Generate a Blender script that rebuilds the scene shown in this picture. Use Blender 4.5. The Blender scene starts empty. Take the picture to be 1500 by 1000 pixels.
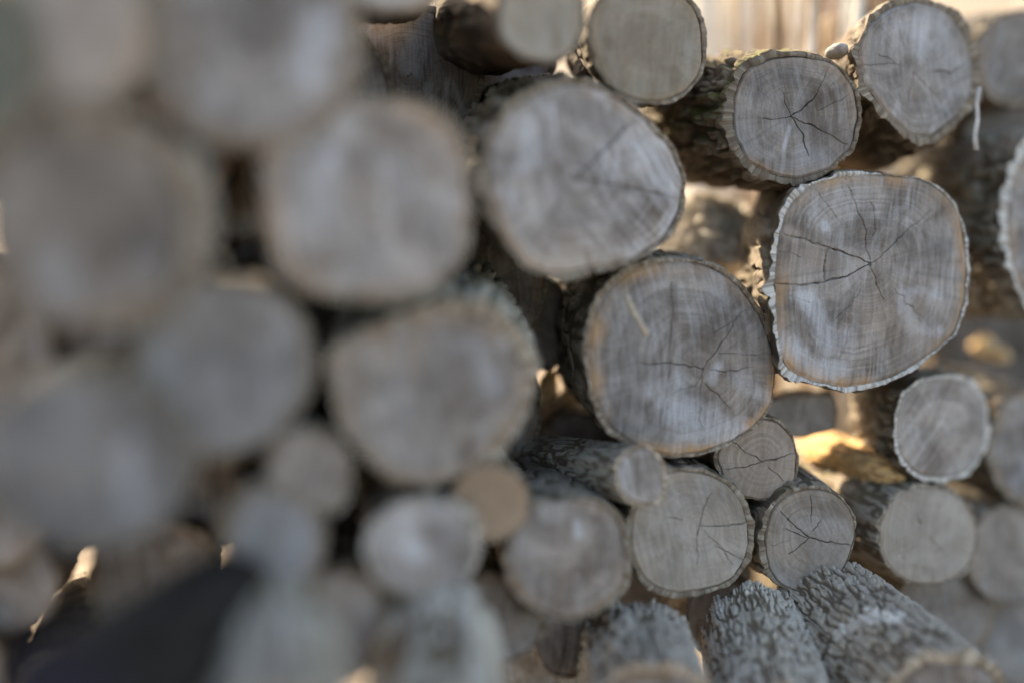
import bpy, math, random
import numpy as np
from mathutils import Vector

# ------------------------------------------------------------------ camera, light, exposure
SC = bpy.context.scene
COL = SC.collection
PITCH = math.radians(12.0)          # camera looks slightly down at the pile
FPX = 1458.0                        # focal length in photograph pixels (35 mm on 36 mm)
CAM = np.array((0.0, 0.0, 0.95))
RV = np.array((1.0, 0.0, 0.0))
FV = np.array((0.0, math.cos(PITCH), -math.sin(PITCH)))
UV = np.array((0.0, math.sin(PITCH), math.cos(PITCH)))
ZF = 1.60                           # distance of sharp focus
BLUR = 80.0                         # blur of infinity, photograph pixels

cd = bpy.data.cameras.new('camera')
cam = bpy.data.objects.new('camera', cd)
COL.objects.link(cam)
cam.location = CAM
cam.rotation_euler = (math.radians(90) - PITCH, 0, 0)
cd.sensor_width = 36.0
cd.lens = FPX * 36.0 / 1500.0
cd.clip_start = 0.02
cd.clip_end = 2000
cd.dof.use_dof = True
cd.dof.focus_distance = ZF
cd.dof.aperture_fstop = (cd.lens / 1000.0) / (BLUR * ZF / FPX)
cd.dof.aperture_blades = 0
SC.camera = cam

SUN_DIR = np.array((-0.42, 0.70, 0.52)); SUN_DIR /= np.linalg.norm(SUN_DIR)
SUN_EL = math.asin(SUN_DIR[2])
SUN_AZ = math.atan2(SUN_DIR[0], SUN_DIR[1])      # clockwise from +Y
w = bpy.data.worlds.new('World'); SC.world = w; w.use_nodes = True
nt = w.node_tree
for n in list(nt.nodes): nt.nodes.remove(n)
sky = nt.nodes.new('ShaderNodeTexSky'); sky.sky_type = 'NISHITA'; sky.sun_disc = False
sky.sun_elevation = SUN_EL; sky.sun_rotation = SUN_AZ
sky.dust_density = 2.5; sky.air_density = 1.0; sky.ozone_density = 0.6
bg = nt.nodes.new('ShaderNodeBackground'); bg.inputs['Strength'].default_value = 0.15
wo = nt.nodes.new('ShaderNodeOutputWorld')
nt.links.new(sky.outputs[0], bg.inputs[0]); nt.links.new(bg.outputs[0], wo.inputs[0])
sl = bpy.data.lights.new('sun', 'SUN'); sl.energy = 4.2; sl.angle = math.radians(0.5)
sl.color = (1.0, 0.89, 0.72)
so = bpy.data.objects.new('sun', sl); COL.objects.link(so)
so.rotation_euler = Vector(SUN_DIR).to_track_quat('Z', 'Y').to_euler()
SC.view_settings.view_transform = 'Standard'
SC.view_settings.look = 'None'
SC.view_settings.exposure = 2.08
SC.view_settings.use_white_balance = True
SC.view_settings.white_balance_temperature = 7700
SC.view_settings.white_balance_tint = 11
SC.view_settings.gamma = 1.0
SC.cycles.max_bounces = 6
SC.cycles.diffuse_bounces = 4

# ------------------------------------------------------------------ maths helpers
def _h(ix, iy, iz):
    with np.errstate(over='ignore'):
        h = (ix * np.int64(73856093)) ^ (iy * np.int64(19349663)) ^ (iz * np.int64(83492791))
        h = (h ^ (h >> 13)) * np.int64(1274126177)
        h = h ^ (h >> 16)
    return (h & 0xffff).astype(np.float64) / 65535.0

def vnoise(p):
    p = np.asarray(p, dtype=np.float64)
    i = np.floor(p).astype(np.int64); f = p - i
    u = f * f * f * (f * (f * 6 - 15) + 10)
    r = 0
    for a in (0, 1):
        wx = u[:, 0] if a else 1 - u[:, 0]
        for b in (0, 1):
            wy = u[:, 1] if b else 1 - u[:, 1]
            for c in (0, 1):
                wz = u[:, 2] if c else 1 - u[:, 2]
                r = r + wx * wy * wz * _h(i[:, 0] + a, i[:, 1] + b, i[:, 2] + c)
    return r

def fbm(p, oct=4, gain=0.5):
    p = np.asarray(p, dtype=np.float64)
    s = 0; a = 1.0; t = 0
    for k in range(oct):
        s = s + a * vnoise(p * (2.03 ** k) + 17.3 * k); t += a; a *= gain
    return s / t

def smooth(e0, e1, x):
    t = np.clip((x - e0) / (e1 - e0), 0, 1)
    return t * t * (3 - 2 * t)

def ray(px, py):
    px = np.asarray(px, float); py = np.asarray(py, float)
    return FV + ((px - 750) / FPX)[..., None] * RV + ((500 - py) / FPX)[..., None] * UV

def at(px, py, z):
    """world point seen at photograph pixel (px,py) at camera depth z (metres)"""
    return CAM + np.asarray(z, float)[..., None] * ray(px, py) if np.ndim(z) else CAM + z * ray(px, py)

CX = np.array([-200, -50, 100, 250, 380, 535, 640, 720, 840, 950, 1060, 1150, 1270, 1340, 1400, 1460, 1540])
CC = np.array([92, 83, 73, 59, 48, 38, 29, 22, 14, 6, 1, 0, -1, -5, -9, -15, -22], float)
def blur_at(x): return np.interp(x, CX, CC)
def depth_at(x, off=0.0): return ZF / (1 + (blur_at(x) + off) / BLUR)

# ------------------------------------------------------------------ mesh helpers
def mesh_np(name, verts, faces, mats, parent=None, attrs=None, matidx=None, smooth_shade=True, origin=None):
    """faces: (N,4) or (N,3) array, or list of such arrays"""
    if not isinstance(faces, list): faces = [faces]
    verts = np.asarray(verts, float)
    if origin is not None: verts = verts - np.asarray(origin)
    me = bpy.data.meshes.new(name)
    me.vertices.add(len(verts)); me.vertices.foreach_set('co', verts.ravel().astype(np.float32))
    loops = np.concatenate([np.asarray(f).ravel() for f in faces]).astype(np.int32)
    tot = np.concatenate([np.full(len(f), np.asarray(f).shape[1]) for f in faces]).astype(np.int32)
    start = np.concatenate(([0], np.cumsum(tot)[:-1])).astype(np.int32)
    me.loops.add(len(loops)); me.loops.foreach_set('vertex_index', loops)
    me.polygons.add(len(tot)); me.polygons.foreach_set('loop_start', start)
    me.polygons.foreach_set('loop_total', tot)
    if matidx is not None: me.polygons.foreach_set('material_index', np.asarray(matidx, np.int32))
    me.polygons.foreach_set('use_smooth', np.full(len(tot), smooth_shade))
    me.update(calc_edges=True); me.validate()
    for k, v in (attrs or {}).items():
        v = np.asarray(v, np.float32)
        if v.ndim == 1:
            a = me.attributes.new(k, 'FLOAT', 'POINT'); a.data.foreach_set('value', v)
        else:
            a = me.attributes.new(k, 'FLOAT_VECTOR', 'POINT'); a.data.foreach_set('vector', v.ravel())
    for m in (mats if isinstance(mats, (list, tuple)) else [mats]): me.materials.append(m)
    o = bpy.data.objects.new(name, me); COL.objects.link(o)
    if parent is not None: o.parent = parent
    elif origin is not None: o.location = origin
    return o

def thing(name, label, cat, loc, group=None):
    o = bpy.data.objects.new(name, None); COL.objects.link(o)
    o.empty_display_size = 0.05
    o.location = loc; o['label'] = label; o['category'] = cat
    if group: o['group'] = group
    return o

def tag(o, label, cat, group=None, kind=None):
    if label: o['label'] = label
    if cat: o['category'] = cat
    if group: o['group'] = group
    if kind: o['kind'] = kind
    return o

def grid_faces(nu, nv, wrap_u=True, base=0):
    """index = v*nu+u"""
    u = np.arange(nu if wrap_u else nu - 1); v = np.arange(nv - 1)
    U, V = np.meshgrid(u, v)
    U = U.ravel(); V = V.ravel(); U2 = (U + 1) % nu
    return np.stack([V * nu + U, V * nu + U2, (V + 1) * nu + U2, (V + 1) * nu + U], 1) + base

# ------------------------------------------------------------------ node helpers
class NT:
    def __init__(s, name):
        s.m = bpy.data.materials.new(name); s.m.use_nodes = True
        s.t = s.m.node_tree
        for n in list(s.t.nodes): s.t.nodes.remove(n)
        s.out = s.t.nodes.new('ShaderNodeOutputMaterial')
        s.b = s.t.nodes.new('ShaderNodeBsdfPrincipled')
        s.t.links.new(s.b.outputs[0], s.out.inputs[0])
        s.b.inputs['Roughness'].default_value = 0.85
        s.b.inputs['Specular IOR Level'].default_value = 0.25
    def set(s, sock, v):
        if hasattr(v, 'is_output') or isinstance(v, bpy.types.NodeSocket): s.t.links.new(v, sock)
        elif isinstance(v, (tuple, list)) and len(v) == 3 and sock.type == 'RGBA': sock.default_value = (*v, 1)
        else: sock.default_value = v
    def attr(s, name, kind='GEOMETRY', out='Fac'):
        n = s.t.nodes.new('ShaderNodeAttribute'); n.attribute_type = kind; n.attribute_name = name
        return n.outputs[out]
    def math(s, op, a, b=None, c=None, clamp=False):
        n = s.t.nodes.new('ShaderNodeMath'); n.operation = op; n.use_clamp = clamp
        for i, v in enumerate((a, b, c)):
            if v is not None: s.set(n.inputs[i], v)
        return n.outputs[0]
    def vec(s, op, a, b=None):
        n = s.t.nodes.new('ShaderNodeVectorMath'); n.operation = op
        s.set(n.inputs[0], a)
        if b is not None: s.set(n.inputs[1], b)
        return n.outputs[0]
    def noise(s, v, scale, detail=4, rough=0.55, dist=0.0):
        n = s.t.nodes.new('ShaderNodeTexNoise')
        s.set(n.inputs['Vector'], v); n.inputs['Scale'].default_value = scale
        n.inputs['Detail'].default_value = detail; n.inputs['Roughness'].default_value = rough
        n.inputs['Distortion'].default_value = dist
        return n.outputs['Fac']
    def ramp(s, v, lo, hi, a=0.0, b=1.0):
        n = s.t.nodes.new('ShaderNodeMapRange'); n.interpolation_type = 'SMOOTHSTEP'
        s.set(n.inputs[0], v)
        for i, q in enumerate((lo, hi, a, b)): s.set(n.inputs[i + 1], q)
        return n.outputs[0]
    def mix(s, f, a, b, blend='MIX'):
        n = s.t.nodes.new('ShaderNodeMix'); n.data_type = 'RGBA'; n.blend_type = blend
        s.set(n.inputs[0], f); s.set(n.inputs[6], a); s.set(n.inputs[7], b)
        return n.outputs[2]
    def bump(s, h, strength, dist):
        n = s.t.nodes.new('ShaderNodeBump'); n.inputs['Strength'].default_value = strength
        n.inputs['Distance'].default_value = dist; s.set(n.inputs['Height'], h)
        s.t.links.new(n.outputs[0], s.b.inputs['Normal'])
    def color(s, c): s.set(s.b.inputs['Base Color'], c)

def mat_face():
    """weathered end grain; per-object numbers: tone, cool, rimc, rings, pale_n"""
    n = NT('end_grain')
    fc = n.attr('fc', out='Vector'); rad = n.attr('rad'); cs = n.attr('cs', out='Vector')
    tone = n.attr('tone', 'OBJECT'); cool = n.attr('cool', 'OBJECT'); rimc = n.attr('rimc', 'OBJECT')
    pal_n = n.attr('pale_n', 'OBJECT'); nr = n.attr('rings', 'OBJECT')
    blot = n.ramp(n.noise(fc, 13, 5, 0.62, 0.7), 0.27, 0.73)
    blot2 = n.noise(n.vec('ADD', fc, (7.1, 3.3, 1.7)), 5.5, 3, 0.55, 0.4)
    warm = n.mix(blot, (0.125, 0.093, 0.073), (0.370, 0.308, 0.258))
    cold = n.mix(blot, (0.118, 0.110, 0.106), (0.345, 0.336, 0.336))
    cf = n.math('ADD', n.math('MULTIPLY', n.ramp(blot2, 0.35, 0.65), 0.65), n.math('SUBTRACT', cool, 0.3), clamp=True)
    c = n.mix(cf, warm, cold)
    # growth rings: irregular spacing and strength
    ph = n.math('ADD', n.math('MULTIPLY', rad, nr), n.math('MULTIPLY', n.noise(fc, 14, 3), 2.2))
    rv = n.t.nodes.new('ShaderNodeCombineXYZ')
    n.set(rv.inputs[0], ph); n.set(rv.inputs[1], n.math('MULTIPLY', n.attr('sd', 'OBJECT'), 3.7))
    ringn = n.noise(rv.outputs[0], 1.0, 2, 0.7)
    ring = n.ramp(ringn, 0.38, 0.66)
    ringamt = n.ramp(n.noise(n.vec('ADD', fc, (3.0, 9.0, 2.0)), 8, 2), 0.35, 0.7, 0.22, 0.85)
    c = n.mix(n.math('MULTIPLY', n.math('SUBTRACT', 1.0, ring), ringamt), c, n.mix(0.62, c, (0.05, 0.035, 0.025)))
    # heartwood darker, sapwood edge
    heart = n.ramp(n.math('ADD', rad, n.math('MULTIPLY', blot, 0.35)), 0.55, 0.95, 0.14, 0.0)
    c = n.mix(heart, c, (0.10, 0.08, 0.07))
    rim = n.math('MULTIPLY', n.ramp(n.math('ADD', rad, n.math('MULTIPLY', n.noise(fc, 20, 3), 0.22)), 0.93, 1.12), n.math('MULTIPLY', rimc, n.ramp(n.noise(n.vec('ADD', fc, (4, 4, 4)), 9, 2), 0.36, 0.62)), clamp=True)
    c = n.mix(rim, c, (0.36, 0.215, 0.11))
    # medullary rays
    rays = n.noise(cs, 1.0, 3, 0.6)
    c = n.mix(n.ramp(rays, 0.46, 0.74, 0.0, 0.42), c, (0.075, 0.06, 0.05))
    # saw marks: streaks across the face
    scc = n.attr('sc', out='Vector')
    sv = n.vec('MULTIPLY', scc, (150.0, 9.0, 1.0))
    st = n.noise(sv, 1.0, 3, 0.65, 0.2)
    c = n.mix(n.ramp(st, 0.35, 0.75, 0.0, 0.42), c, n.mix(0.5, c, (0.5, 0.48, 0.47)))
    sv2 = n.vec('MULTIPLY', n.vec('ADD', scc, (1.3, 2.1, 0.0)), (45.0, 13.0, 1.0))
    st2 = n.noise(sv2, 1.0, 4, 0.65, 0.5)
    c = n.mix(n.ramp(st2, 0.45, 0.75, 0.0, 0.25), c, n.mix(0.5, c, (0.07, 0.06, 0.055)))
    # pale bloom
    pn = n.ramp(n.math('ADD', n.math('MULTIPLY', n.noise(n.vec('MULTIPLY', n.vec('ADD', fc, (5, 1, 0)), (1.7, 0.8, 1.0)), 14, 4, 0.6, 0.8), 0.8), n.math('MULTIPLY', st, 0.25)), 0.52, 0.70)
    pal = n.math('ADD', n.math('MULTIPLY', pn, pal_n), n.math('MULTIPLY', n.attr('pale'), n.ramp(st, 0.25, 0.6, 0.45, 1.0)), clamp=True)
    c = n.mix(n.math('MULTIPLY', pal, 0.75), c, (0.47, 0.475, 0.50))
    fine = n.noise(fc, 330, 2, 0.7)
    c = n.mix(n.ramp(fine, 0.3, 0.7, 0.28, 0.0), c, n.mix(0.6, c, (0.04, 0.03, 0.025)))
    c = n.mix(n.math('MULTIPLY', n.attr('dark'), 0.6), c, (0.07, 0.052, 0.042))
    sp = n.noise(n.vec('ADD', fc, (2, 2, 2)), 120, 1, 0.5)
    c = n.mix(n.ramp(sp, 0.76, 0.82, 0.0, 0.6), c, (0.05, 0.04, 0.03))
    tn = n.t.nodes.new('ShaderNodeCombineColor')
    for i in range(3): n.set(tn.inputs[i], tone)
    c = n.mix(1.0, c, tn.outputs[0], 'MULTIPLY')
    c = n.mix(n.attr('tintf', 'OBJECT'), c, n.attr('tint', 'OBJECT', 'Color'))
    c = n.mix(n.math('MULTIPLY', n.attr('crack'), 0.74, clamp=True), c, (0.045, 0.034, 0.027))
    n.color(c)
    hgt = n.math('ADD', n.math('ADD', n.math('MULTIPLY', st, 0.6), n.math('MULTIPLY', ring, 0.5)), n.math('MULTIPLY', fine, 0.5))
    n.bump(hgt, 0.35, 0.0012)
    return n.m

def mat_bark():
    n = NT('bark')
    h = n.attr('h'); edge = n.attr('edge'); p = n.attr('fc', out='Vector')
    moss = n.attr('moss', 'OBJECT'); tone = n.attr('tone', 'OBJECT')
    big = n.noise(p, 9, 3, 0.6); mid = n.noise(p, 60, 3, 0.65); fine = n.noise(p, 260, 3, 0.7)
    ridge = n.mix(big, (0.185, 0.160, 0.128), (0.345, 0.325, 0.280))
    ridge = n.mix(n.ramp(mid, 0.35, 0.7, 0.0, 0.55), ridge, (0.32, 0.31, 0.28))      # lichen bloom
    fur = n.mix(big, (0.062, 0.048, 0.036), (0.122, 0.094, 0.068))
    brn = n.attr('brown', 'OBJECT')
    ridge = n.mix(n.math('MULTIPLY', n.ramp(big, 0.3, 0.6, 0.5, 1.0), brn, clamp=True), ridge, (0.17, 0.105, 0.060))
    c = n.mix(n.ramp(n.math('ADD', h, n.math('MULTIPLY', n.math('SUBTRACT', mid, 0.5), 0.25)), 0.05, 0.75), fur, ridge)
    geo = n.t.nodes.new('ShaderNodeNewGeometry')
    sx = n.t.nodes.new('ShaderNodeSeparateXYZ'); n.t.links.new(geo.outputs['Normal'], sx.inputs[0])
    mm = n.math('MULTIPLY', n.math('MULTIPLY', n.ramp(sx.outputs[2], -0.2, 0.8), n.ramp(n.noise(p, 22, 4, 0.65), 0.42, 0.62)), moss, clamp=True)
    c = n.mix(mm, c, n.mix(mid, (0.075, 0.082, 0.022), (0.17, 0.165, 0.060)))
    ec = n.mix(n.ramp(mid, 0.3, 0.7), (0.12, 0.088, 0.060), (0.34, 0.29, 0.23))
    wh = n.attr('white', 'OBJECT')
    ec = n.mix(wh, ec, n.mix(mid, (0.55, 0.52, 0.48), (0.80, 0.78, 0.74)))
    ec = n.mix(n.ramp(n.noise(p, 140, 3, 0.7), 0.42, 0.62, 0.0, 0.65), ec, (0.10, 0.07, 0.05))
    ec = n.mix(n.ramp(h, 0.25, 0.45, 1.0, 0.0), ec, (0.05, 0.035, 0.025))
    c = n.mix(edge, c, ec)
    c = n.mix(n.attr('pale'), c, n.mix(mid, (0.36, 0.33, 0.29), (0.62, 0.59, 0.54)))
    c = n.mix(n.ramp(fine, 0.3, 0.7, 0.35, 0.0), c, n.mix(0.6, c, (0.03, 0.02, 0.015)))
    tn = n.t.nodes.new('ShaderNodeCombineColor')
    for i in range(3): n.set(tn.inputs[i], tone)
    c = n.mix(1.0, c, tn.outputs[0], 'MULTIPLY')
    n.color(c)
    n.b.inputs['Roughness'].default_value = 0.95
    n.bump(n.math('ADD', n.math('MULTIPLY', mid, 0.6), n.math('MULTIPLY', fine, 0.5)), 0.6, 0.002)
    return n.m

def mat_simple(name, c1, c2, scale, rough=0.9, bump=0.0, c3=None):
    n = NT(name)
    tc = n.t.nodes.new('ShaderNodeTexCoord')
    v = tc.outputs['Object']
    a = n.noise(v, scale, 5, 0.65)
    c = n.mix(n.ramp(a, 0.32, 0.68), c1, c2)
    if c3: c = n.mix(n.ramp(n.noise(v, scale * 0.23, 3, 0.5), 0.45, 0.65), c, c3)
    n.color(c); n.b.inputs['Roughness'].default_value = rough
    if bump: n.bump(a, 0.7, bump)
    return n.m

FACE = mat_face(); BARK = mat_bark()

# ------------------------------------------------------------------ the logs
TH = 2 * math.pi
def E(cx, cy, rx, ry, power=2.3, rot=0.0, wob=0.035, seed=1):
    """slightly irregular closed outline in photograph pixels"""
    rng = np.random.default_rng(seed * 7 + int(cx) % 97)
    t = np.linspace(0, TH, 40, endpoint=False)
    c, s = np.cos(t), np.sin(t)
    r = (np.abs(c) ** power + np.abs(s) ** power) ** (-1 / power)
    for k in (2, 3, 4, 5):
        r = r * (1 + wob * rng.normal() / k * 1.4 * np.cos(k * t + rng.uniform(0, TH)))
    x, y = rx * r * c, ry * r * s
    cr, sr = math.cos(rot), math.sin(rot)
    return np.stack([cx + x * cr - y * sr, cy + x * sr + y * cr], 1)

def polar(poly, pith, nth, sm=2.0):
    poly = np.asarray(poly, float)
    # dense resample, then by angle
    q = []
    for a, b in zip(poly, np.roll(poly, -1, 0)):
        for f in np.linspace(0, 1, 24, endpoint=False): q.append(a + (b - a) * f)
    q = np.array(q) - pith
    an = np.arctan2(q[:, 1], q[:, 0]) % TH; r = np.hypot(q[:, 0], q[:, 1])
    o = np.argsort(an); an = an[o]; r = r[o]
    th = np.linspace(0, TH, 720, endpoint=False)
    R = np.interp(th, np.r_[an - TH, an, an + TH], np.r_[r, r, r])
    k = np.arange(-30, 31); g = np.exp(-0.5 * (k / (sm * 4)) ** 2); g /= g.sum()
    R = np.convolve(np.r_[R[-30:], R, R[:30]], g, 'valid')
    t2 = np.linspace(0, TH, nth, endpoint=False)
    return t2, np.interp(t2, np.r_[th, TH], np.r_[R, R[0]])

def seg_dist(P, line):
    d = np.full(len(P), 1e9); tt = np.zeros(len(P))
    line = np.asarray(line, float)
    L = np.r_[0, np.cumsum(np.hypot(*np.diff(line, axis=0).T))]
    for i in range(len(line) - 1):
        a, b = line[i], line[i + 1]; ab = b - a
        t = np.clip(((P - a) @ ab) / max(ab @ ab, 1e-9), 0, 1)
        q = np.hypot(*(P - (a + t[:, None] * ab)).T)
        m = q < d; d[m] = q[m]; tt[m] = (L[i] + t[m] * (L[i + 1] - L[i])) / L[-1]
    return d, tt

def auto_cracks(pith, R, seed, n):
    rng = np.random.default_rng(seed)
    out = []
    for k in range(n):
        a = TH * (k + rng.uniform(-0.3, 0.3)) / n + seed
        end = rng.uniform(0.45, 0.95); st = rng.choice([0.0, 0.0, 0.12, 0.3])
        pts = []
        for f in np.linspace(st, end, 7):
            i = int((a % TH) / TH * len(R)) % len(R)
            pts.append((pith[0] + math.cos(a) * R[i] * f, pith[1] + math.sin(a) * R[i] * f))
            a += rng.normal() * 0.05
        out.append((pts, rng.uniform(1.2, 2.4)))
    return out

ALL = []
def c0_(p): return p.mean(0)
def log(label, poly,  pith=None, off=0.0, vp=None, length=0.40, bark=9, rough=1.0, taper=0.06,
        q=1, seed=None, cracks=None, ncr=5, pale=(), dark=(), tone=1.0, cool=0.3, rimc=0.5, rings=26, pale_n=0.5,
        btone=1.0, moss=0.25, brown=0.3, white=0.0, tint=None, slant=0.75, z=None, group='logs stacked in the pile',
        furrow=0.020, name='log', bark_f=None, zslope=None, notch=0.32, bpale=()):
    poly = np.asarray(poly, float)
    if vp is None: vp = (0.45 * c0_(poly)[0] + 0.55 * 450, 0.45 * c0_(poly)[1] + 0.55 * 190)
    if seed is None: seed = len(ALL) + 1
    c0 = poly.mean(0)
    pith = np.asarray(pith if pith is not None else c0, float)
    nth, nr, ns = {0: (96, 20, 40), 1: (220, 60, 90), 2: (640, 150, 260), 3: (760, 60, 420)}[q]
    th, R = polar(poly, pith, nth)
    wob = fbm(np.stack([np.cos(th) * 6, np.sin(th) * 6, np.full(nth, seed * 3.1)], 1), 4) - 0.5
    R = R * (1 + 0.035 * wob)
    zc = z if z is not None else depth_at(pith[0], off)
    k = zslope if zslope is not None else (blur_at(pith[0] + 60) - blur_at(pith[0] - 60)) / 120.0 * slant
    def to_world(px):
        iz = 1 / zc + k * (px[:, 0] - pith[0]) / (BLUR * ZF)
        return at(px[:, 0], px[:, 1], 1 / iz)
    axis = ray(float(vp[0]), float(vp[1])); axis = axis / np.linalg.norm(axis)
    P0 = to_world(pith[None])[0]
    mpp = zc / FPX                                 # metres per photo pixel at the face
    pe = to_world(np.array([pith + (8, 0), pith + (0, 8)]))
    nrm = np.cross(pe[0] - P0, pe[1] - P0); nrm /= np.linalg.norm(nrm)
    if nrm @ axis > 0: nrm = -nrm                  # towards the viewer
    # ---- cut face
    f = np.r_[0.0, np.linspace(0.012, 1.0, nr)]
    T, Fr = np.meshgrid(th, f[1:]); Rr = np.tile(R, (nr, 1))
    px = np.stack([pith[0] + np.cos(T) * Rr * Fr, pith[1] + np.sin(T) * Rr * Fr], -1).reshape(-1, 2)
    px = np.vstack([px, pith[None]])
    rad = np.r_[Fr.ravel(), 0.0]; ang = np.r_[T.ravel(), 0.0]
    W = to_world(px)
    cr = np.zeros(len(px)); pl = np.zeros(len(px)); dk = np.zeros(len(px))
    jit = np.stack([fbm(np.c_[px / 14.0, np.full(len(px), seed)], 3) - 0.5,
                    fbm(np.c_[px / 14.0, np.full(len(px), seed + 50.5)], 3) - 0.5], 1)
    PJ = px + jit * 7
    CL = list(cracks) if cracks is not None else []
    if ncr: CL += auto_cracks(pith, R, seed, ncr)
    for line, wd in CL:
        d, tt = seg_dist(PJ, line)
        ww = wd * (0.35 + 0.65 * np.minimum(1, 4 * tt * (1 - tt) + 0.25)) * 0.40
        cr = np.maximum(cr, np.clip(1.15 - d / np.maximum(ww, 0.5), 0, 1) * min(1, 0.12 + wd / 4.6) * (0.55 + 0.45 * smooth(0.35, 0.6, fbm(np.c_[px / 9.0, np.full(len(px), seed + 77.0)], 2))))
    for line, wd, s in pale:
        d, _ = seg_dist(px + jit * wd * 0.8, line); pl = np.maximum(pl, s * smooth(wd, wd * 0.2, d))
    for line, wd, s in dark:
        d, _ = seg_dist(px + jit * wd * 0.6, line); dk = np.maximum(dk, s * smooth(wd, wd * 0.2, d))
    ed = smooth(0.965, 1.0, rad) * 0.004
    und = (fbm(np.c_[px / 45.0, np.full(len(px), seed + 9.0)], 3) - 0.5) * 0.006
    saw = (vnoise(np.c_[px[:, 0] / 5.0, px[:, 1] / 160.0, np.full(len(px), seed)]) - 0.5) * 0.0010
    W = W + nrm * (und + saw - ed - cr * 0.008)[:, None]
    base = P0 + np.array((0, 0, -R.mean() * mpp))
    t = thing(name, label, 'log', base, group)
    loc = (px - pith) * mpp * np.array((1, -1))
    rs = 0.35 * seed
    rg = np.random.default_rng(seed * 13 + 5); sa = rg.normal() * 0.28; cu = rg.uniform(-1.6, 1.6)
    sx_ = loc[:, 0] * math.cos(sa) - loc[:, 1] * math.sin(sa); sy_ = loc[:, 0] * math.sin(sa) + loc[:, 1] * math.cos(sa)
    scv = np.c_[sx_ + cu * sy_ ** 2 + 0.006 * (fbm(np.c_[px / 60.0, np.full(len(px), seed + 3.0)], 2) - 0.5), sy_, np.full(len(px), rs)]
    fcv = np.c_[loc, np.full(len(px), rs)]
    csv = np.c_[np.cos(ang) * 9, np.sin(ang) * 9, rad * 1.3 + seed]
    nf = nr * nth
    fa = grid_faces(nth, nr)
    cap = np.stack([np.full(nth, nf), np.arange(nth), (np.arange(nth) + 1) % nth], 1)
    fo = mesh_np('cut_face', W, [fa, cap], FACE, t, {'fc': fcv, 'sc': scv, 'cs': csv, 'rad': rad, 'crack': cr, 'pale': pl, 'dark': dk}, origin=base)
    for kk, vv in dict(tone=tone, cool=cool, rimc=rimc, rings=float(rings), pale_n=pale_n, sd=float(seed),
                       tintf=0.0 if tint is None else tint[3]).items(): fo[kk] = float(vv)
    fo['tint'] = tuple(tint[:3]) if tint is not None else (0.3, 0.3, 0.3)
    # ---- bark: cut ring, then the outside running back along the axis
    bt = np.full(nth, float(bark))
    if bark_f is not None: bt = bt * np.interp(th, np.linspace(0, TH, len(bark_f) + 1), list(bark_f) + [bark_f[0]])
    rim_px = np.stack([pith[0] + np.cos(th) * R, pith[1] + np.sin(th) * R], 1)
    bt = bt * np.clip(0.35 + 1.3 * fbm(np.stack([np.cos(th) * 3.1, np.sin(th) * 3.1, np.full(nth, seed * 1.7)], 1), 3), 0.3, 1.6)
    out_px = np.stack([pith[0] + np.cos(th) * (R + bt), pith[1] + np.sin(th) * (R + bt)], 1)
    Wi = to_world(rim_px); Wo = to_world(out_px)
    # radial frame across the axis
    s = np.r_[0, np.linspace(0, 1, ns)[1:] ** 1.25] * length
    S, TT = np.meshgrid(s, th, indexing='ij')
    rel = Wo - P0
    relp = rel - (rel @ axis)[:, None] * axis
    rl = np.linalg.norm(relp, axis=1); ru = relp / rl[:, None]
    e1 = np.cross(axis, (0, 0, 1.0)); e1 /= np.linalg.norm(e1); e2 = np.cross(e1, axis)
    a2 = relp @ e1; b2 = relp @ e2
    fr = 1.0 / furrow
    N = ns * nth
    A = np.tile(a2, ns); B_ = np.tile(b2, ns); SS = S.ravel() + np.tile(rel @ axis, ns)
    warp = (fbm(np.c_[A * fr * .5, B_ * fr * .5, SS * fr * 0.35 + seed * 5], 2) - 0.5) * 1.6
    n1 = vnoise(np.c_[A * fr + warp, B_ * fr + warp, SS * fr * 0.22 + seed * 9])
    n2 = vnoise(np.c_[A * fr * 2 + 5 + warp, B_ * fr * 2, SS * fr * 0.5 + seed])
    n3 = fbm(np.c_[A * fr * 3.3, B_ * fr * 3.3, SS * fr * 1.8 + seed * 2], 3)
    h1 = smooth(0.03, 0.50, np.abs(2 * n1 - 1)); h2 = smooth(0.0, 0.55, np.abs(2 * n2 - 1))
    h = h1 * (0.55 + 0.45 * h2) * 1.05 - 0.35 * (n3 - 0.5)
    big = fbm(np.c_[A * 9, B_ * 9, SS * 6 + seed * 4], 3) - 0.5
    btw = np.tile(bt * mpp, ns)
    amp = np.maximum(btw, 0.004) * 0.85 * rough
    dr = amp * (notch + (1 - notch) * smooth(0.0, 0.04, S.ravel()) if notch < 1 else 1.0) * (np.clip(h, 0, 1.2) - 0.85) + big * 0.012 * rough
    gro = 1 + taper * np.sqrt(np.clip(S.ravel() / length, 0, 1))
    # a crumbled edge right at the cut
    lip = np.clip(fbm(np.c_[A * 40, B_ * 40, np.full(N, seed * 1.3)], 3) - 0.42, 0, 1) * 0.02 * rough
    Wt = np.tile(Wo, (ns, 1)) + (S.ravel() + lip * np.exp(-S.ravel() / 0.03))[:, None] * axis + np.tile(ru, (ns, 1)) * (dr + (gro - 1) * np.tile(rl, ns))[:, None]
    # cut ring (from wood edge outward, its outside follows the furrows)
    m = 5
    front = Wt[:nth]
    ringv = []; ringh = []; ringe = []
    rn = fbm(np.c_[a2 * 160, b2 * 160, np.full(nth, seed)], 3)
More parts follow.
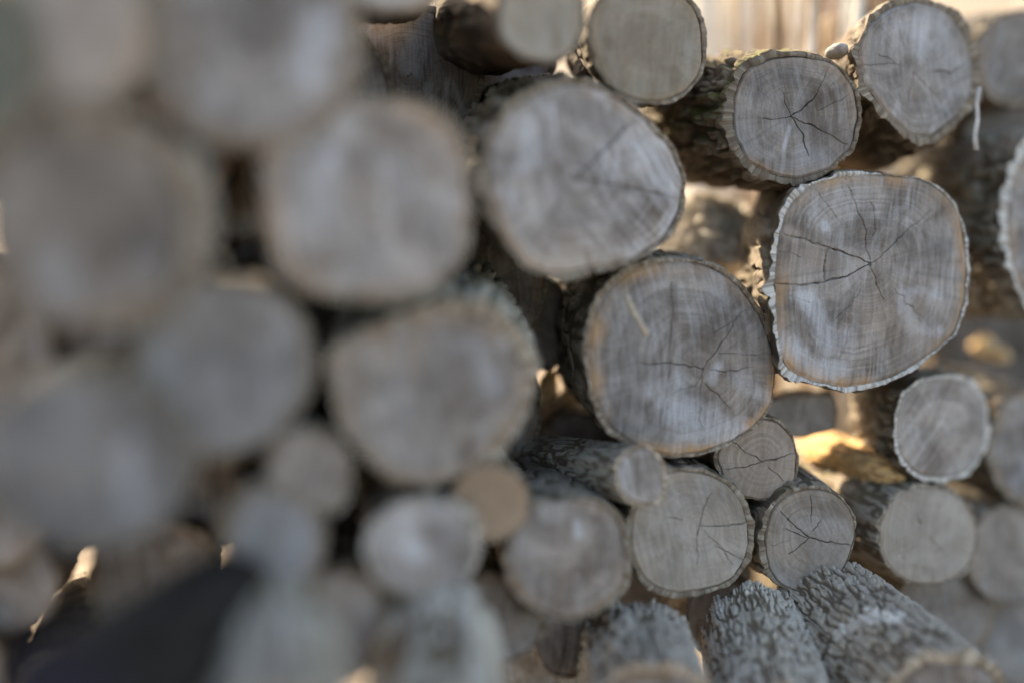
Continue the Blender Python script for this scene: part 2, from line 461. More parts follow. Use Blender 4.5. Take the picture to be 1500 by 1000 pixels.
    for j in range(m):
        g = j / (m - 1)
        dip = -0.003 * (1.0 if j in (0, 1) else 0.0) + 0.003 * (rn - 0.5)
        gg = [0, 0.10, 0.25, 0.7, 0.985][j]
        ringv.append(Wi + (front - Wi) * gg + nrm * dip[:, None] if np.ndim(dip) else Wi + (front - Wi) * gg + nrm * dip)
        ringh.append(np.clip(0.02 + 1.3 * fbm(np.c_[a2 * 30, b2 * 30, np.full(nth, seed + 4.0)], 3) ** 1.5, 0, 1) if j < 2 else 0.9 * np.clip(0.55 + rn, 0, 1.2))
        ringe.append(np.full(nth, 1.0))
    ringv = np.vstack(ringv)
    V = np.vstack([ringv, Wt])
    hh = np.r_[np.concatenate(ringh), np.clip(h, 0, 1)]
    ee = np.r_[np.concatenate(ringe), np.zeros(N)]
    pp = np.r_[np.c_[np.tile(a2, m), np.tile(b2, m), np.full(m * nth, rs)], np.c_[A, B_, SS + rs]]
    # closed far end
    ctr = Wt[-nth:].mean(0)
    V = np.vstack([V, ctr]); hh = np.r_[hh, 0.8]; ee = np.r_[ee, 1.0]; pp = np.vstack([pp, [[0, 0, rs]]])
    nb = m * nth
    rr = V - CAM; dz = rr @ FV; ppx = np.c_[750 + FPX * (rr @ RV) / dz, 500 - FPX * (rr @ UV) / dz]
    bp_ = np.zeros(len(V))
    for line, wd, st_ in bpale:
        d, _ = seg_dist(ppx + 6 * (fbm(pp * 90, 2)[:, None] - 0.5), line); bp_ = np.maximum(bp_, st_ * smooth(wd, wd * 0.5, d + wd * 1.6 * (fbm(pp * 160 + 3, 3) - 0.5)))
    F1 = grid_faces(nth, m + ns)
    capb = np.stack([np.full(nth, len(V) - 1), nb + (ns - 1) * nth + (np.arange(nth) + 1) % nth, nb + (ns - 1) * nth + np.arange(nth)], 1)
    bo = mesh_np('bark', V, [F1, capb], BARK, t, {'fc': pp, 'h': hh, 'edge': ee, 'pale': bp_}, origin=base)
    for kk, vv in dict(tone=btone, moss=moss, brown=brown, white=white).items(): bo[kk] = float(vv)
    ALL.append((label, t, P0, axis))
    return t

def Z1(p): return [(x / 2.5 + 900, y / 2.5) for x, y in p]
def Z2(p): return [(x / 2.5 + 900, y / 2.5 + 300) for x, y in p]
def Z3(p): return [(x / 2.5 + 900, y / 2.5 + 600) for x, y in p]
def Z6(p): return [(x / 2.5 + 450, y / 2.5) for x, y in p]

# ---- sharp logs on the right
log('smallish dark grey log end with star crack, short white streak and mossy bark',
    [(1075,150),(1090,105),(1130,85),(1180,82),(1225,95),(1250,125),(1259,170),(1248,215),(1215,248),(1170,261),(1130,255),(1095,235),(1078,200)],
    pith=(1159,171), q=2, bark=11, rough=1.1, bark_f=[0.6,0.8,1.0,1.2,1.6,1.3,0.6,0.5], moss=1.0, brown=0.7, btone=0.8, taper=0.2, vp=(520, 200), length=0.42,
    cracks=[(Z1([(648,428),(690,400),(740,345)]),2.6),(Z1([(648,428),(690,500),(712,575)]),2.8),(Z1([(648,428),(740,468),(855,530)]),2.4),
            (Z1([(648,428),(590,437),(530,433)]),1.8),(Z1([(648,428),(625,360),(610,330)]),1.3),(Z1([(740,345),(765,290),(790,240)]),1.1),
            (Z1([(740,410),(800,380),(855,352)]),1.3)], ncr=0,
    pale=[(Z1([(641,468),(632,505),(622,545)]),4.5,1.0),(Z1([(622,545),(612,640)]),5,0.45),(Z1([(700,560),(800,620)]),26,0.35)],
    tone=0.80, cool=0.42, rimc=0.55, rings=24, pale_n=0.25)
log('round grey log end with pale bark rim on top, second from upper right corner',
    [(1260,75),(1275,35),(1305,12),(1345,4),(1385,15),(1410,45),(1425,90),(1424,135),(1400,175),(1365,199),(1335,197),(1300,165),(1270,125)],
    pith=(1338,108), q=2, bark=11, off=0, brown=0.7, btone=0.95, moss=0.1, vp=(820,470), length=0.4,
    cracks=[(Z1([(900,235),(960,240),(1040,238)]),1.5),(Z1([(1100,270),(1160,330),(1200,380)]),1.2),(Z1([(1180,345),(1260,300),(1310,270)]),1.2)], ncr=3,
    pale=[(Z1([(1120,70),(1130,200)]),18,0.4),(Z1([(1200,60),(1190,180)]),12,0.3)], tone=1.0, cool=0.5, rimc=0.2, pale_n=0.4)
log('grey log end cut off by the right edge of the picture, highest at the right',
    E(1492,86,54,64,seed=3), q=1, bark=9, tone=0.8, cool=0.4, btone=1.0, vp=(700,190))
log('largest sharp log end, long cracks from its pith, a knot and white notched bark',
    [(1150,315),(1165,290),(1195,268),(1240,257),(1300,256),(1355,262),(1395,290),(1412,330),(1419,400),(1414,450),(1400,490),(1360,522),(1320,546),(1280,562),(1230,567),(1185,556),(1155,540),(1143,520),(1139,460),(1137,400),(1142,350)],
    pith=(1275,387), q=2, bark=11, notch=0.7, rough=0.95, bark_f=[0.25,0.3,0.7,1.1,1.35,0.9,0.3,0.25], white=0.9, brown=0.5, btone=0.8, furrow=0.034, vp=(930, 300), length=0.32,
    cracks=[(Z2([(620,108),(700,130),(780,155),(870,185),(937,218)]),3.0),(Z2([(590,290),(680,292),(770,283),(850,262),(937,218)]),3.2),
            (Z2([(782,155),(772,220),(770,283)]),2.8),(Z1([(842,650),(880,740),(920,850),(935,960)]),2.6),
            (Z2([(937,218),(1000,170),(1050,120),(1100,70),(1160,20)]),2.0),(Z2([(937,218),(960,290),(985,345)]),2.2),
            (Z2([(905,310),(860,370),(800,430)]),1.4),(Z2([(860,460),(820,560)]),1.4),(Z2([(920,470),(915,560),(925,630)]),1.3),
            (Z2([(750,300),(755,345)]),1.8),(Z1([(730,690),(790,760),(830,820)]),1.5),(Z2([(610,170),(690,190)]),1.4),(Z2([(630,330),(720,360)]),1.2)], ncr=2,
    pale=[(Z2([(700,340),(750,430),(780,520)]),22,0.75),(Z2([(630,510),(740,600),(820,600)]),26,0.7),(Z2([(770,70),(770,85)]),9,0.9),
          (Z2([(1060,330),(1060,390),(1100,450),(1180,460)]),18,0.45),(Z2([(1060,330),(1120,310),(1190,330)]),12,0.4),(Z2([(850,480),(840,600)]),20,0.4)],
    dark=[(Z2([(1110,370),(1150,400),(1170,430)]),20,0.55)], tone=0.95, cool=0.30, rimc=1.2, rings=34, pale_n=0.35)
log('large grey log end with a long vertical crack and pale patch, touching the knotted log',
    [(862,520),(868,470),(890,425),(925,395),(965,384),(1010,384),(1050,393),(1085,420),(1113,460),(1131,505),(1136,550),(1130,590),(1110,620),(1075,645),(1030,662),(985,667),(935,655),(895,625),(870,580)],
    pith=(1030,540), q=2, bark=7, off=0.5, bark_f=[0.3,0.5,0.5,0.7,1.1,1.2,1.0,0.6], brown=0.2, vp=(640,320),
    cracks=[([(984,412),(986,452),(982,524),(976,572),(966,620)],1.8),(Z2([(330,655),(380,700),(430,745)]),1.9),(Z2([(380,540),(480,548),(605,543)]),1.2),
            (Z2([(370,470),(440,420),(500,378)]),1.5),(Z2([(330,600),(300,660),(220,690)]),1.3)], ncr=4,
    pale=[(Z2([(200,720),(330,800),(440,840)]),38,0.7),(Z2([(240,640),(200,760)]),26,0.5),(Z2([(380,590),(350,640)]),12,0.8),(Z2([(450,640),(560,700)]),22,0.4)],
    dark=[(Z2([(215,300),(220,420)]),10,0.8),(Z2([(375,350),(380,430)]),8,0.6),(Z2([(330,560),(320,660)]),40,0.35)], tone=0.92, cool=0.36, rimc=1.2, rings=30, pale_n=0.3)
log('big pale log end with straight dark crack and greenish bark on top',
    [(718,270),(722,210),(745,165),(790,134),(840,122),(890,136),(940,170),(980,215),(1001,260),(998,310),(973,350),(930,380),(880,389),(820,402),(775,392),(738,345)],
    pith=(842,262), q=2, bark=12, bark_f=[0.4,0.7,1.0,1.0,1.1,1.2,1.2,0.8], moss=0.5, brown=0.2, vp=(540,130),
    cracks=[(Z6([(980,660),(1080,560),(1180,450)]),3.0),(Z6([(990,650),(1200,690),(1370,730)]),2.6)], ncr=2,
    dark=[(Z6([(990,640),(1200,690),(1370,740)]),14,0.4),(Z6([(820,620),(960,580)]),40,0.3)], pale=[(Z6([(1250,560),(1320,680)]),40,0.5)],
    tone=1.2, cool=0.33, rimc=0.35, rings=24, pale_n=0.5)
log('light grey log end with fine cracks, below the large vertically cracked log',
    E(1010,780,86,88,seed=11), pith=Z3([(318,420)])[0], q=2, bark=6, off=1, cracks=[(Z3([(355,300),(320,380),(300,470),(305,560)]),2.0),(Z3([(310,425),(400,424),(490,412)]),2.2),(Z3([(370,500),(420,520),(470,550)]),1.8)],
    ncr=2, tone=1.08, cool=0.12, rimc=0.3, rings=20, pale_n=0.15, brown=0.3, tint=(0.27,0.235,0.185,0.3))
log('small brown ringed log end wedged under the large vertically cracked log',
    [(1050,668),(1062,640),(1085,622),(1112,612),(1140,618),(1160,640),(1168,668),(1165,700),(1148,724),(1118,732),(1085,726),(1062,706)],
    pith=(1118,676), q=2, bark=2.5, off=-1, cracks=[(Z3([(545,190),(490,155),(430,115)]),2.2),(Z3([(545,190),(610,175),(675,155)]),2.4),(Z3([(380,222),(480,207),(545,190)]),1.8),(Z3([(560,210),(620,260)]),1.6)],
    ncr=0, tone=0.95, cool=0.05, rimc=0.4, rings=16, pale_n=0.0, brown=0.8, tint=(0.24,0.175,0.125,0.4))
log('small log end with forked cracks and ridged bark, under the small ringed brown log',
    E(1186,791,64,76,seed=5,rot=0.2), pith=Z3([(718,470)])[0], q=2, bark=6, bark_f=[0.2,0.3,0.8,1.3,1.3,1.2,1.2,0.5], off=0.5, taper=0.12, vp=(600,330),
    cracks=[(Z3([(718,470),(640,402),(608,370)]),2.4),(Z3([(718,470),(640,525)]),2.0),(Z3([(718,470),(790,485),(870,490)]),2.2),(Z3([(725,410),(722,310)]),2.0),(Z3([(560,500),(640,480)]),1.2)],
    ncr=2, pale=[(Z3([(700,420),(820,440)]),24,0.4)], tone=0.92, cool=0.15, rimc=0.4, rings=18, pale_n=0.2, brown=0.5, tint=(0.22,0.18,0.14,0.3))
log('plain light grey log end whose long bark side leads back to the sunlit sawdust',
    E(1361,785,69,71,seed=6), q=1, bark=4, vp=(350,330), length=0.6, off=-1, tone=1.12, cool=0.08, rimc=0.25, ncr=4, rings=14, pale_n=0.1, moss=0.2, taper=0.15, furrow=0.009, btone=1.2, tint=(0.30,0.255,0.20,0.35))
log('grey log end half out of the right edge, lowest but one on that side',
    E(1482,814,58,68,seed=7), q=1, bark=5, vp=(700,330), tone=0.95, cool=0.25, rimc=0.2, pale_n=0.1, ncr=3)
log('grey log end with complete pale bark ring, below right of largest sharp log',
    E(1380,626,66,72,seed=8), q=1, bark=9, rough=1.3, white=0.7, vp=(900,450), length=0.25, off=-1, tone=1.15, cool=0.45, rimc=0.15, rings=14, ncr=0, pale_n=0.25, brown=0.35, taper=0.12, furrow=0.016)
log('large log cut off by right edge, with whitish bark rim and brown side',
    E(1556,330,78,126,seed=9), pith=(1556,330), q=1, bark=13, white=0.8, vp=(620,330), length=0.5, off=9, rough=1.3, tone=1.0, cool=0.6, taper=0.1, brown=0.25, btone=1.0, furrow=0.015)
log('grey log end cut off by the right edge, below the whitish rimmed one',
    E(1515,655,58,80,seed=10), q=1, bark=6, vp=(700,360), off=2, tone=0.9, cool=0.6, pale_n=0.4)

# ---- top row
log('tan grey log end with a dark round spot, at the top beside the bare forest',
    E(950,62,82,84,seed=12), q=1, bark=4, vp=(700,150), tone=0.85, cool=0.0, rimc=0.7, ncr=0, rings=12, pale_n=0.2, moss=0.4, tint=(0.235,0.19,0.125,0.4),
    dark=[([(891,60),(893,66)],14,1.0),([(985,105),(990,120)],14,0.9)])
log('tan log end at the top edge with long shaded brown bark side',
    E(795,20,60,68,seed=13), q=1, bark=5, vp=(330,110), off=2, tone=0.95, cool=0.02, ncr=0, pale_n=0.3, brown=0.9, btone=0.7, taper=0.22, tint=(0.28,0.235,0.16,0.35))
log('pale log end barely showing at the top edge above the dark hollow',
    E(575,-62,80,76,seed=14), q=0, bark=6, tone=1.35, cool=0.4, off=-4)
log('huge blurred grey log end at the top edge of the left half',
    E(372,58,148,150,seed=15), q=0, bark=12, tone=0.92, cool=0.3, rimc=0.6, pale_n=0.3, pale=[([(470,30),(450,110)],40,0.8)], ncr=3)
log('blurred pinkish log end in the upper left corner',
    E(105,30,112,118,seed=16), q=0, bark=22, bark_f=[1,1,1,1,1.6,1.2,1,1], off=-4, tone=1.15, cool=0.1, rimc=0.8, tint=(0.33,0.26,0.21,0.4), ncr=0)
# ---- middle, blurred
log('big round blurred grey log end directly below the huge blurred top one',
    E(537,290,148,145,seed=17,power=2.5), q=1, bark=9, off=1, tone=1.08, cool=0.36, rimc=0.7, pale_n=0.5, ncr=3, brown=0.5,
    pale=[([(470,250),(460,330)],50,0.4)])
log('blurred brownish grey log end with a light greenish bark ring, at the left edge',
    E(125,325,150,142,seed=18), q=0, length=0.2, bark=26, bark_f=[1.3,0.8,0.5,0.5,0.6,0.9,1.1,1.3], tone=0.66, cool=0.05, rimc=1.0, pale_n=0.2, ncr=0, moss=0.5, btone=1.0,
    pale=[([(80,400),(90,440)],60,0.6)], dark=[([(60,215),(170,215)],30,0.6)])
log('heart shaped blurred brown grey log end with greenish bark edge',
    [(492,535),(500,600),(530,660),(570,698),(620,710),(680,694),(730,655),(763,600),(774,550),(752,500),(700,468),(650,455),(600,470),(545,490),(505,508)],
    pith=(640,580), q=1, bark=14, bark_f=[0.9,0.6,0.3,0.5,1.0,0.8,1.1,2.0], moss=0.4, tone=0.88, cool=0.04, rimc=0.5, pale_n=0.3, ncr=1, btone=1.25, brown=0.0, vp=(640,200),
    dark=[([(600,600),(660,560)],40,0.35),([(757,525),(765,530)],10,0.8)], pale=[([(690,510),(720,560)],30,0.4)])
log('blurred bluish grey log end beside the heart shaped one, on its left',
    E(328,540,122,122,seed=20), q=0, bark=8, off=-3, tone=0.82, cool=0.85, rimc=0.1, pale_n=0.3, ncr=0)
log('broad blurred blue grey log end low at the left with a pale vertical streak',
    E(120,680,160,118,seed=21), q=0, bark=9, off=1, tone=0.68, cool=0.95, rimc=0.05, pale_n=0.15, ncr=0, pale=[([(190,650),(188,725)],22,1.0)])
log('small blurred tan log end left of the lower tip of the heart shaped log',
    E(452,693,58,54,seed=22), q=0, bark=5, tone=0.95, cool=0.0, rimc=0.3, pale_n=0.1, ncr=0, off=-2)
log('blurred bluish log end with olive bark over it, right of the black stand-in log',
    E(402,798,66,72,seed=23), q=0, bark=15, bark_f=[0.4,0.4,0.5,0.8,1.2,1.4,1.3,0.8], off=-2, tone=0.95, cool=0.8, moss=0.4, ncr=0)
# ---- lower row, half blurred
log('blurred log end with a pale ring and bluish middle, under the heart shaped log',
    E(620,803,76,70,seed=24), q=1, bark=9, off=1, white=0.3, tone=1.15, cool=0.55, rimc=0.1, pale_n=0.4, ncr=0, btone=1.2, pale=[([(600,800),(612,812)],26,0.7)])
log('small orange brown log end, brightest brown of the pile, under the heart shaped log',
    E(719,736,54,53,seed=25), q=1, bark=3, off=-1, tone=0.9, cool=0.0, rimc=0.8, pale_n=0.0, ncr=0, tint=(0.30,0.185,0.105,0.55))
log('round grey brown log end with a small white spot near its top',
    E(834,817,84,87,seed=26), q=1, bark=6, off=0, tone=0.92, cool=0.15, rimc=0.5, pale_n=0.12, ncr=2, pale=[([(846,768),(848,782)],12,1.0)])
log('thin pale branch log lying askew with smooth bark side showing',
    E(940,697,31,40,seed=27,rot=-0.2), q=1, bark=5, vp=(57,560), off=2, length=0.30, tone=1.2, cool=0.4, pale_n=0.5, ncr=0, btone=1.7, brown=0.1, rough=0.5, taper=0.0, furrow=0.007,
    dark=[([(935,670),(932,725)],6,0.6)])
# ---- recessed ends seen in the gaps
R2 = 'logs stacked in the pile'
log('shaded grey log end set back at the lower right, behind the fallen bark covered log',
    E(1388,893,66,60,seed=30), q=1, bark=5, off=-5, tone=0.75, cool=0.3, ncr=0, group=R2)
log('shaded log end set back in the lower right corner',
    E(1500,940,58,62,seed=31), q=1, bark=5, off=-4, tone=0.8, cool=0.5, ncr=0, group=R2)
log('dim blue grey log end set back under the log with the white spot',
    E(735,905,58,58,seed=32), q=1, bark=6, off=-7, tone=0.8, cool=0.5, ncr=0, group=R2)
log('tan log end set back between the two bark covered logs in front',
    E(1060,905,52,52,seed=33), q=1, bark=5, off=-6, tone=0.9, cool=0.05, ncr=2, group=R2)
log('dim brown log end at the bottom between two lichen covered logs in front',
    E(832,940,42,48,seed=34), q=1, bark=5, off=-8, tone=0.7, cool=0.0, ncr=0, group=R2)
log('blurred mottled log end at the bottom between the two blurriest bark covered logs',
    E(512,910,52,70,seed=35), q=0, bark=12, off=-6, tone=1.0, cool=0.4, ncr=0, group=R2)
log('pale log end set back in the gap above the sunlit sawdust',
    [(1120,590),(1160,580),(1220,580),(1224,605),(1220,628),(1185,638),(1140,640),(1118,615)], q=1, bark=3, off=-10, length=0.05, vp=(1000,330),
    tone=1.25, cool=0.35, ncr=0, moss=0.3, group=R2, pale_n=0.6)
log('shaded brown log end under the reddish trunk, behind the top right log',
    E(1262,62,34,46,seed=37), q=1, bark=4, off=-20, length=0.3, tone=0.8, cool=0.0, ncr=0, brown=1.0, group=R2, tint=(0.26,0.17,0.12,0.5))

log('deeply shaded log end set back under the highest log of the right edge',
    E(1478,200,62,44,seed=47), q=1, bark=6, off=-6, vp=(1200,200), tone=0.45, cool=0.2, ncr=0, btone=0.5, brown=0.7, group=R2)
# ---- loose logs sticking out in front, at the foot of the pile
FG = 'bark covered logs sticking out at the foot of the pile'
log('sharp furrowed bark log sticking out at the bottom, ridges silvery with lichen',
    E(1150,1096,80,80,seed=40), q=3, bark=12, z=1.36, zslope=0, vp=(821,-73), length=0.235, rough=0.62, taper=0.0, moss=0.08, brown=0.05, btone=1.65, furrow=0.0058, group=FG, tone=0.9, ncr=3)
log('lichen covered log at the bottom showing the top of its brown cut end',
    E(957,1062,84,80,seed=41), q=3, bark=14, z=1.27, zslope=0, vp=(776,343), length=0.215, rough=0.62, taper=0.0, moss=0.08, brown=0.05, btone=1.6, furrow=0.006, group=FG, tone=0.6, cool=0.0, rimc=0.8, ncr=2)
log('rough brownish log fallen askew at the lower right with a white peeled patch',
    E(1388,1052,80,84,seed=42), q=3, bark=20, z=1.38, zslope=0, vp=(185,90), length=0.26, rough=0.45, taper=0.06, moss=0.05, brown=0.2, btone=1.45, furrow=0.0065, notch=0.6, bpale=[([(1245,915),(1275,902),(1318,903)],12,0.75),([(1228,930),(1245,915)],8,0.7)], group=FG, tone=0.85, cool=0.3, ncr=0)
log('blurred lichen grey log sticking out at the bottom, under the pale ringed log end',
    E(645,1130,104,104,seed=43), q=1, bark=12, z=0.98, zslope=0, vp=(600,33), length=0.21, rough=0.7, taper=0.0, moss=0.15, brown=0.05, btone=1.5, furrow=0.014, group=FG)
log('very blurred olive grey log sticking out at the bottom, right of the black stand-in log',
    E(412,1150,120,120,seed=44), q=1, bark=12, z=0.78, zslope=0, vp=(345,94), length=0.20, rough=0.7, taper=0.0, moss=0.25, brown=0.1, btone=1.4, furrow=0.014, group=FG)
log('blue black stand-in log for the dark shaded hole in the lower left corner',
    E(98,1050,104,104,seed=45), q=1, bark=8, z=0.72, zslope=0, vp=(1011,452), length=0.26, rough=0.8, taper=0.0, moss=0.0, brown=0.0, btone=0.07, group=FG, tone=0.10, cool=0.9, tint=(0.006,0.007,0.014,0.95), ncr=0, pale_n=0.0)  # log shape added and tinted near black in place of a dark hole

# ------------------------------------------------------------------ small loose pieces
SAW = mat_simple('sawdust', (0.36, 0.20, 0.085), (0.60, 0.40, 0.20), 90, 0.95, 0.003)
CHIP = mat_simple('fresh_wood', (0.50, 0.33, 0.16), (0.68, 0.50, 0.29), 60, 0.8, 0.001)

def lump(name, label, cat, px, py, z, rx, ry, rz, seed, mat, n=40, rough=0.5, rot=0.0, group=None):
    """ragged clump; rx, ry in photograph pixels, rz in metres"""
    u = np.linspace(0, TH, n, endpoint=False); v = np.linspace(0, math.pi, n // 2)
    Vv, Uu = np.meshgrid(v, u, indexing='ij')
    d = np.stack([np.sin(Vv) * np.cos(Uu), np.cos(Vv), np.sin(Vv) * np.sin(Uu)], -1).reshape(-1, 3)
    r = 1 + rough * (fbm(d * 1.7 + seed * 3.3, 5, 0.65) - 0.5) * 2
    d = d * r[:, None]
    mpp = z / FPX
    cr, sr = math.cos(rot), math.sin(rot)
    a = d[:, 0] * rx * mpp; b = d[:, 1] * ry * mpp
    a, b = a * cr - b * sr, a * sr + b * cr
    P = at(float(px), float(py), z) + a[:, None] * RV + b[:, None] * UV + (d[:, 2] * rz)[:, None] * FV
    o = mesh_np(name, P, grid_faces(n, n // 2), mat, origin=P.mean(0))
    return tag(o, label, cat, group)

lump('sawdust_heap', 'sunlit orange sawdust heap in the gap below the largest sharp log', 'sawdust', 1238, 673, 1.97, 62, 34, 0.20, 1, SAW, 150, 0.32, -0.22)
lump('bark_flake', 'ragged sunlit cream flake in the hollow between the star cracked and the largest log', 'bark flake', 1072, 355, 2.0, 17, 36, 0.03, 2, CHIP, 60, 0.7, -0.35)
lump('wood_chip', 'blurred sunlit orange chip under the big pale log with the straight crack', 'wood chip', 826, 424, 1.90, 12, 24, 0.015, 3, CHIP, 40, 0.6, -0.6)
lump('wood_chip', 'orange chip in the gap left of the large vertically cracked log, upper of two', 'wood chip', 802, 566, 1.93, 15, 24, 0.015, 4, CHIP, 40, 0.6, -0.2)
lump('wood_chip', 'orange chip in the gap left of the large vertically cracked log, right hand of two', 'wood chip', 834, 580, 1.93, 15, 14, 0.015, 5, CHIP, 40, 0.6, 0.4)
lump('wood_chip', 'bright orange chip glowing below the round grey log near the upper right corner', 'wood chip', 1400, 200, 2.4, 15, 9, 0.015, 6, CHIP, 40, 0.5, 0.3)

# ------------------------------------------------------------------ second row of the stack, glimpsed through the gaps
NEAR = [(1159,171,'star cracked mossy log'),(1338,108,'round log second from the upper right corner'),(1492,86,'highest log of the right edge'),(1275,400,'largest sharp log'),
    (1000,530,'large vertically cracked log'),(850,262,'big pale log with the straight crack'),(1010,780,'light grey finely cracked log'),(1118,676,'small brown ringed log'),
    (1186,791,'small fork cracked log'),(1361,785,'log leading back to the sawdust'),(1482,814,'lowest but one log of the right edge'),(1380,626,'log with the complete pale bark ring'),
    (1556,330,'whitish rimmed log of the right edge'),(950,62,'tan log with the dark spot'),(800,20,'tan log with the brown bark side'),(372,58,'huge blurred top log'),(105,30,'pinkish corner log'),
    (537,290,'big round blurred log'),(125,325,'brownish log with the greenish ring'),(635,580,'heart shaped log'),(328,540,'blurred bluish log'),(120,680,'broad blue grey log'),(452,693,'small blurred tan log'),
    (402,798,'bluish log with olive bark'),(620,803,'pale ringed log'),(719,736,'small orange brown log'),(834,817,'log with the white spot'),(940,697,'thin pale branch log'),(1388,893,'set back lower right log'),(200,950,'black stand-in log')]
SEEN = set()
def beside(x, y):
    for d_, nx_, ny_, nm in sorted((math.hypot(x - a, y - b), a, b, c) for a, b, c in NEAR):
        dx, dy = x - nx_, y - ny_
        w_ = ('right of' if dx > 0 else 'left of') if abs(dx) > abs(dy) else ('below' if dy > 0 else 'above')
        t_ = 'dark second row log glimpsed %s the %s' % (w_, nm)
        if t_ not in SEEN: SEEN.add(t_); return t_
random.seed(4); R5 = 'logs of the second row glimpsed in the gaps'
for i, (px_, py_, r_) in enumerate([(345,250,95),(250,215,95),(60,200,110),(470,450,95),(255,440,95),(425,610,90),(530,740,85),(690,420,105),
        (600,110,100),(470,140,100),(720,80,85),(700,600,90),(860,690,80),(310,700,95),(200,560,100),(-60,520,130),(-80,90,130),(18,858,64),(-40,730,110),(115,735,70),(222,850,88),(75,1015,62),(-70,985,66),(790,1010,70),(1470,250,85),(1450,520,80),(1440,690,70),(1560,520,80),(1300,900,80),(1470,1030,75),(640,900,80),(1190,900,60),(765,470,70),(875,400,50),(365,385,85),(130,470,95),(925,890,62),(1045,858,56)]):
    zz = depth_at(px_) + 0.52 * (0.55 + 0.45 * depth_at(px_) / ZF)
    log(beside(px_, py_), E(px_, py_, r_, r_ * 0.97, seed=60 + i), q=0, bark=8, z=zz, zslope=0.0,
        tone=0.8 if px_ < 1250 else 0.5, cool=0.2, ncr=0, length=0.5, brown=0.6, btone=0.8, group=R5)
log('dark greenish blurred log end at the left edge of the top row', E(-50, 80, 100, 120, seed=90), q=0, length=0.2, bark=14, tone=0.5, cool=0.2, ncr=0, moss=0.4, off=2, tint=(0.12, 0.13, 0.10, 0.5))

# ------------------------------------------------------------------ ground, hillside and bare forest behind
def ground_z(x, y):
    d = np.hypot(x, y - 1.0)
    hill = 0.0022 * np.clip(y - 5, 0, 200) ** 2 / (1 + 0.008 * np.clip(y - 5, 0, 200)) * 1.6
    n = fbm(np.c_[x * 0.35, y * 0.35, np.zeros_like(x)], 4) - 0.5
    return hill + n * 0.25 * np.clip(d / 6, 0.12, 1) - 0.28
nx, ny = 181, 221
gx = np.sign(np.linspace(-1, 1, nx)) * np.abs(np.linspace(-1, 1, nx)) ** 2.2 * 90
gy = -6 + np.linspace(0, 1, ny) ** 2.2 * 150
GX, GY = np.meshgrid(gx, gy)
gv = np.c_[GX.ravel(), GY.ravel(), ground_z(GX.ravel(), GY.ravel())]
LITTER = mat_simple('leaf_litter_ground', (0.13, 0.10, 0.068), (0.36, 0.29, 0.215), 7, 0.95, 0.02, (0.26, 0.195, 0.135))
g = mesh_np('ground', gv, grid_faces(nx, ny, wrap_u=False), LITTER); g['kind'] = 'structure'

def tube(path, rad, n=10):
    path = np.asarray(path, float); rad = np.asarray(rad, float)
    tg = np.gradient(path, axis=0); tg /= np.linalg.norm(tg, axis=1)[:, None]
    ref = np.array((0.31, 0.95, 0.05))
    u = np.cross(tg, ref); u /= np.linalg.norm(u, axis=1)[:, None]; v = np.cross(tg, u)
    t = np.linspace(0, TH, n, endpoint=False)
    V = path[:, None] + rad[:, None, None] * (np.cos(t)[None, :, None] * u[:, None] + np.sin(t)[None, :, None] * v[:, None])
    return V.reshape(-1, 3), grid_faces(n, len(path))

TRUNK = mat_simple('pale_bark', (0.55, 0.50, 0.43), (0.82, 0.79, 0.72), 14, 0.9, 0.004, (0.30, 0.22, 0.15))
TWIG = mat_simple('twig_bark', (0.20, 0.13, 0.08), (0.34, 0.24, 0.15), 20, 0.9)
REDT = mat_simple('reddish_bark', (0.20, 0.12, 0.085), (0.30, 0.20, 0.15), 12, 0.95, 0.006)
def make_tree(name, label, seed, H, r0, nb, mat, group=None, cat='tree', qlo=0.3):
    rng = np.random.default_rng(seed)
    n = 22; s = np.linspace(0, 1, n)
    lean = rng.normal(size=2) * 0.02 * H
    path = np.stack([lean[0] * s + 0.015 * H * np.sin(s * 5 + seed), lean[1] * s + 0.012 * H * np.cos(s * 4 + seed), H * s - 0.1], 1)
    rad = r0 * (1 - 0.85 * s) * (1 + 0.35 * np.exp(-s * 40))
    t = thing(name, label, cat, (0, 0, 0), group)
    V, F = tube(path, rad, 12)
    mesh_np('trunk', V, F, mat, t)
    Vs, Fs, b = [], [], 0
    for k in range(nb):
        q = rng.uniform(qlo, 0.97); i = int(q * (n - 1)); p = path[i]
        a = rng.uniform(0, TH); L = H * rng.uniform(0.10, 0.28) * (1.1 - q * 0.7)
        m = 7; f = np.linspace(0, 1, m)
        d = np.array((math.cos(a), math.sin(a), 0))
        bp = p + f[:, None] * L * d * 0.8 + (f ** 1.5)[:, None] * np.array((0, 0, L * rng.uniform(0.3, 0.9))) + rng.normal(size=(m, 3)) * 0.02 * L * f[:, None]
        br = max(rad[i] * 0.38, 0.004) * (1 - 0.85 * f)
        V, F = tube(bp, br, 5); Vs.append(V); Fs.append(F + b); b += len(V)
        for w_ in range(4):
            j = rng.integers(2, m); d2 = rng.normal(size=3); d2[2] = abs(d2[2]); d2 /= np.linalg.norm(d2)
            tp = bp[j] + np.linspace(0, 1, 4)[:, None] * d2 * L * 0.35
            V, F = tube(tp, np.linspace(0.4, 0.12, 4) * br[j - 1] + 0.0012, 4); Vs.append(V); Fs.append(F + b); b += len(V)
    mesh_np('crown', np.vstack(Vs), np.vstack(Fs), TWIG if mat is not REDT else REDT, t)
    return t
def copy_thing(root, loc, rz, sc=1.0):
    r = root.copy(); COL.objects.link(r); r.location = loc; r.rotation_euler = (0, 0, rz); r.scale = (sc,) * 3
    for ch in list(root.children):
        c = ch.copy(); COL.objects.link(c); c.parent = r
    return r
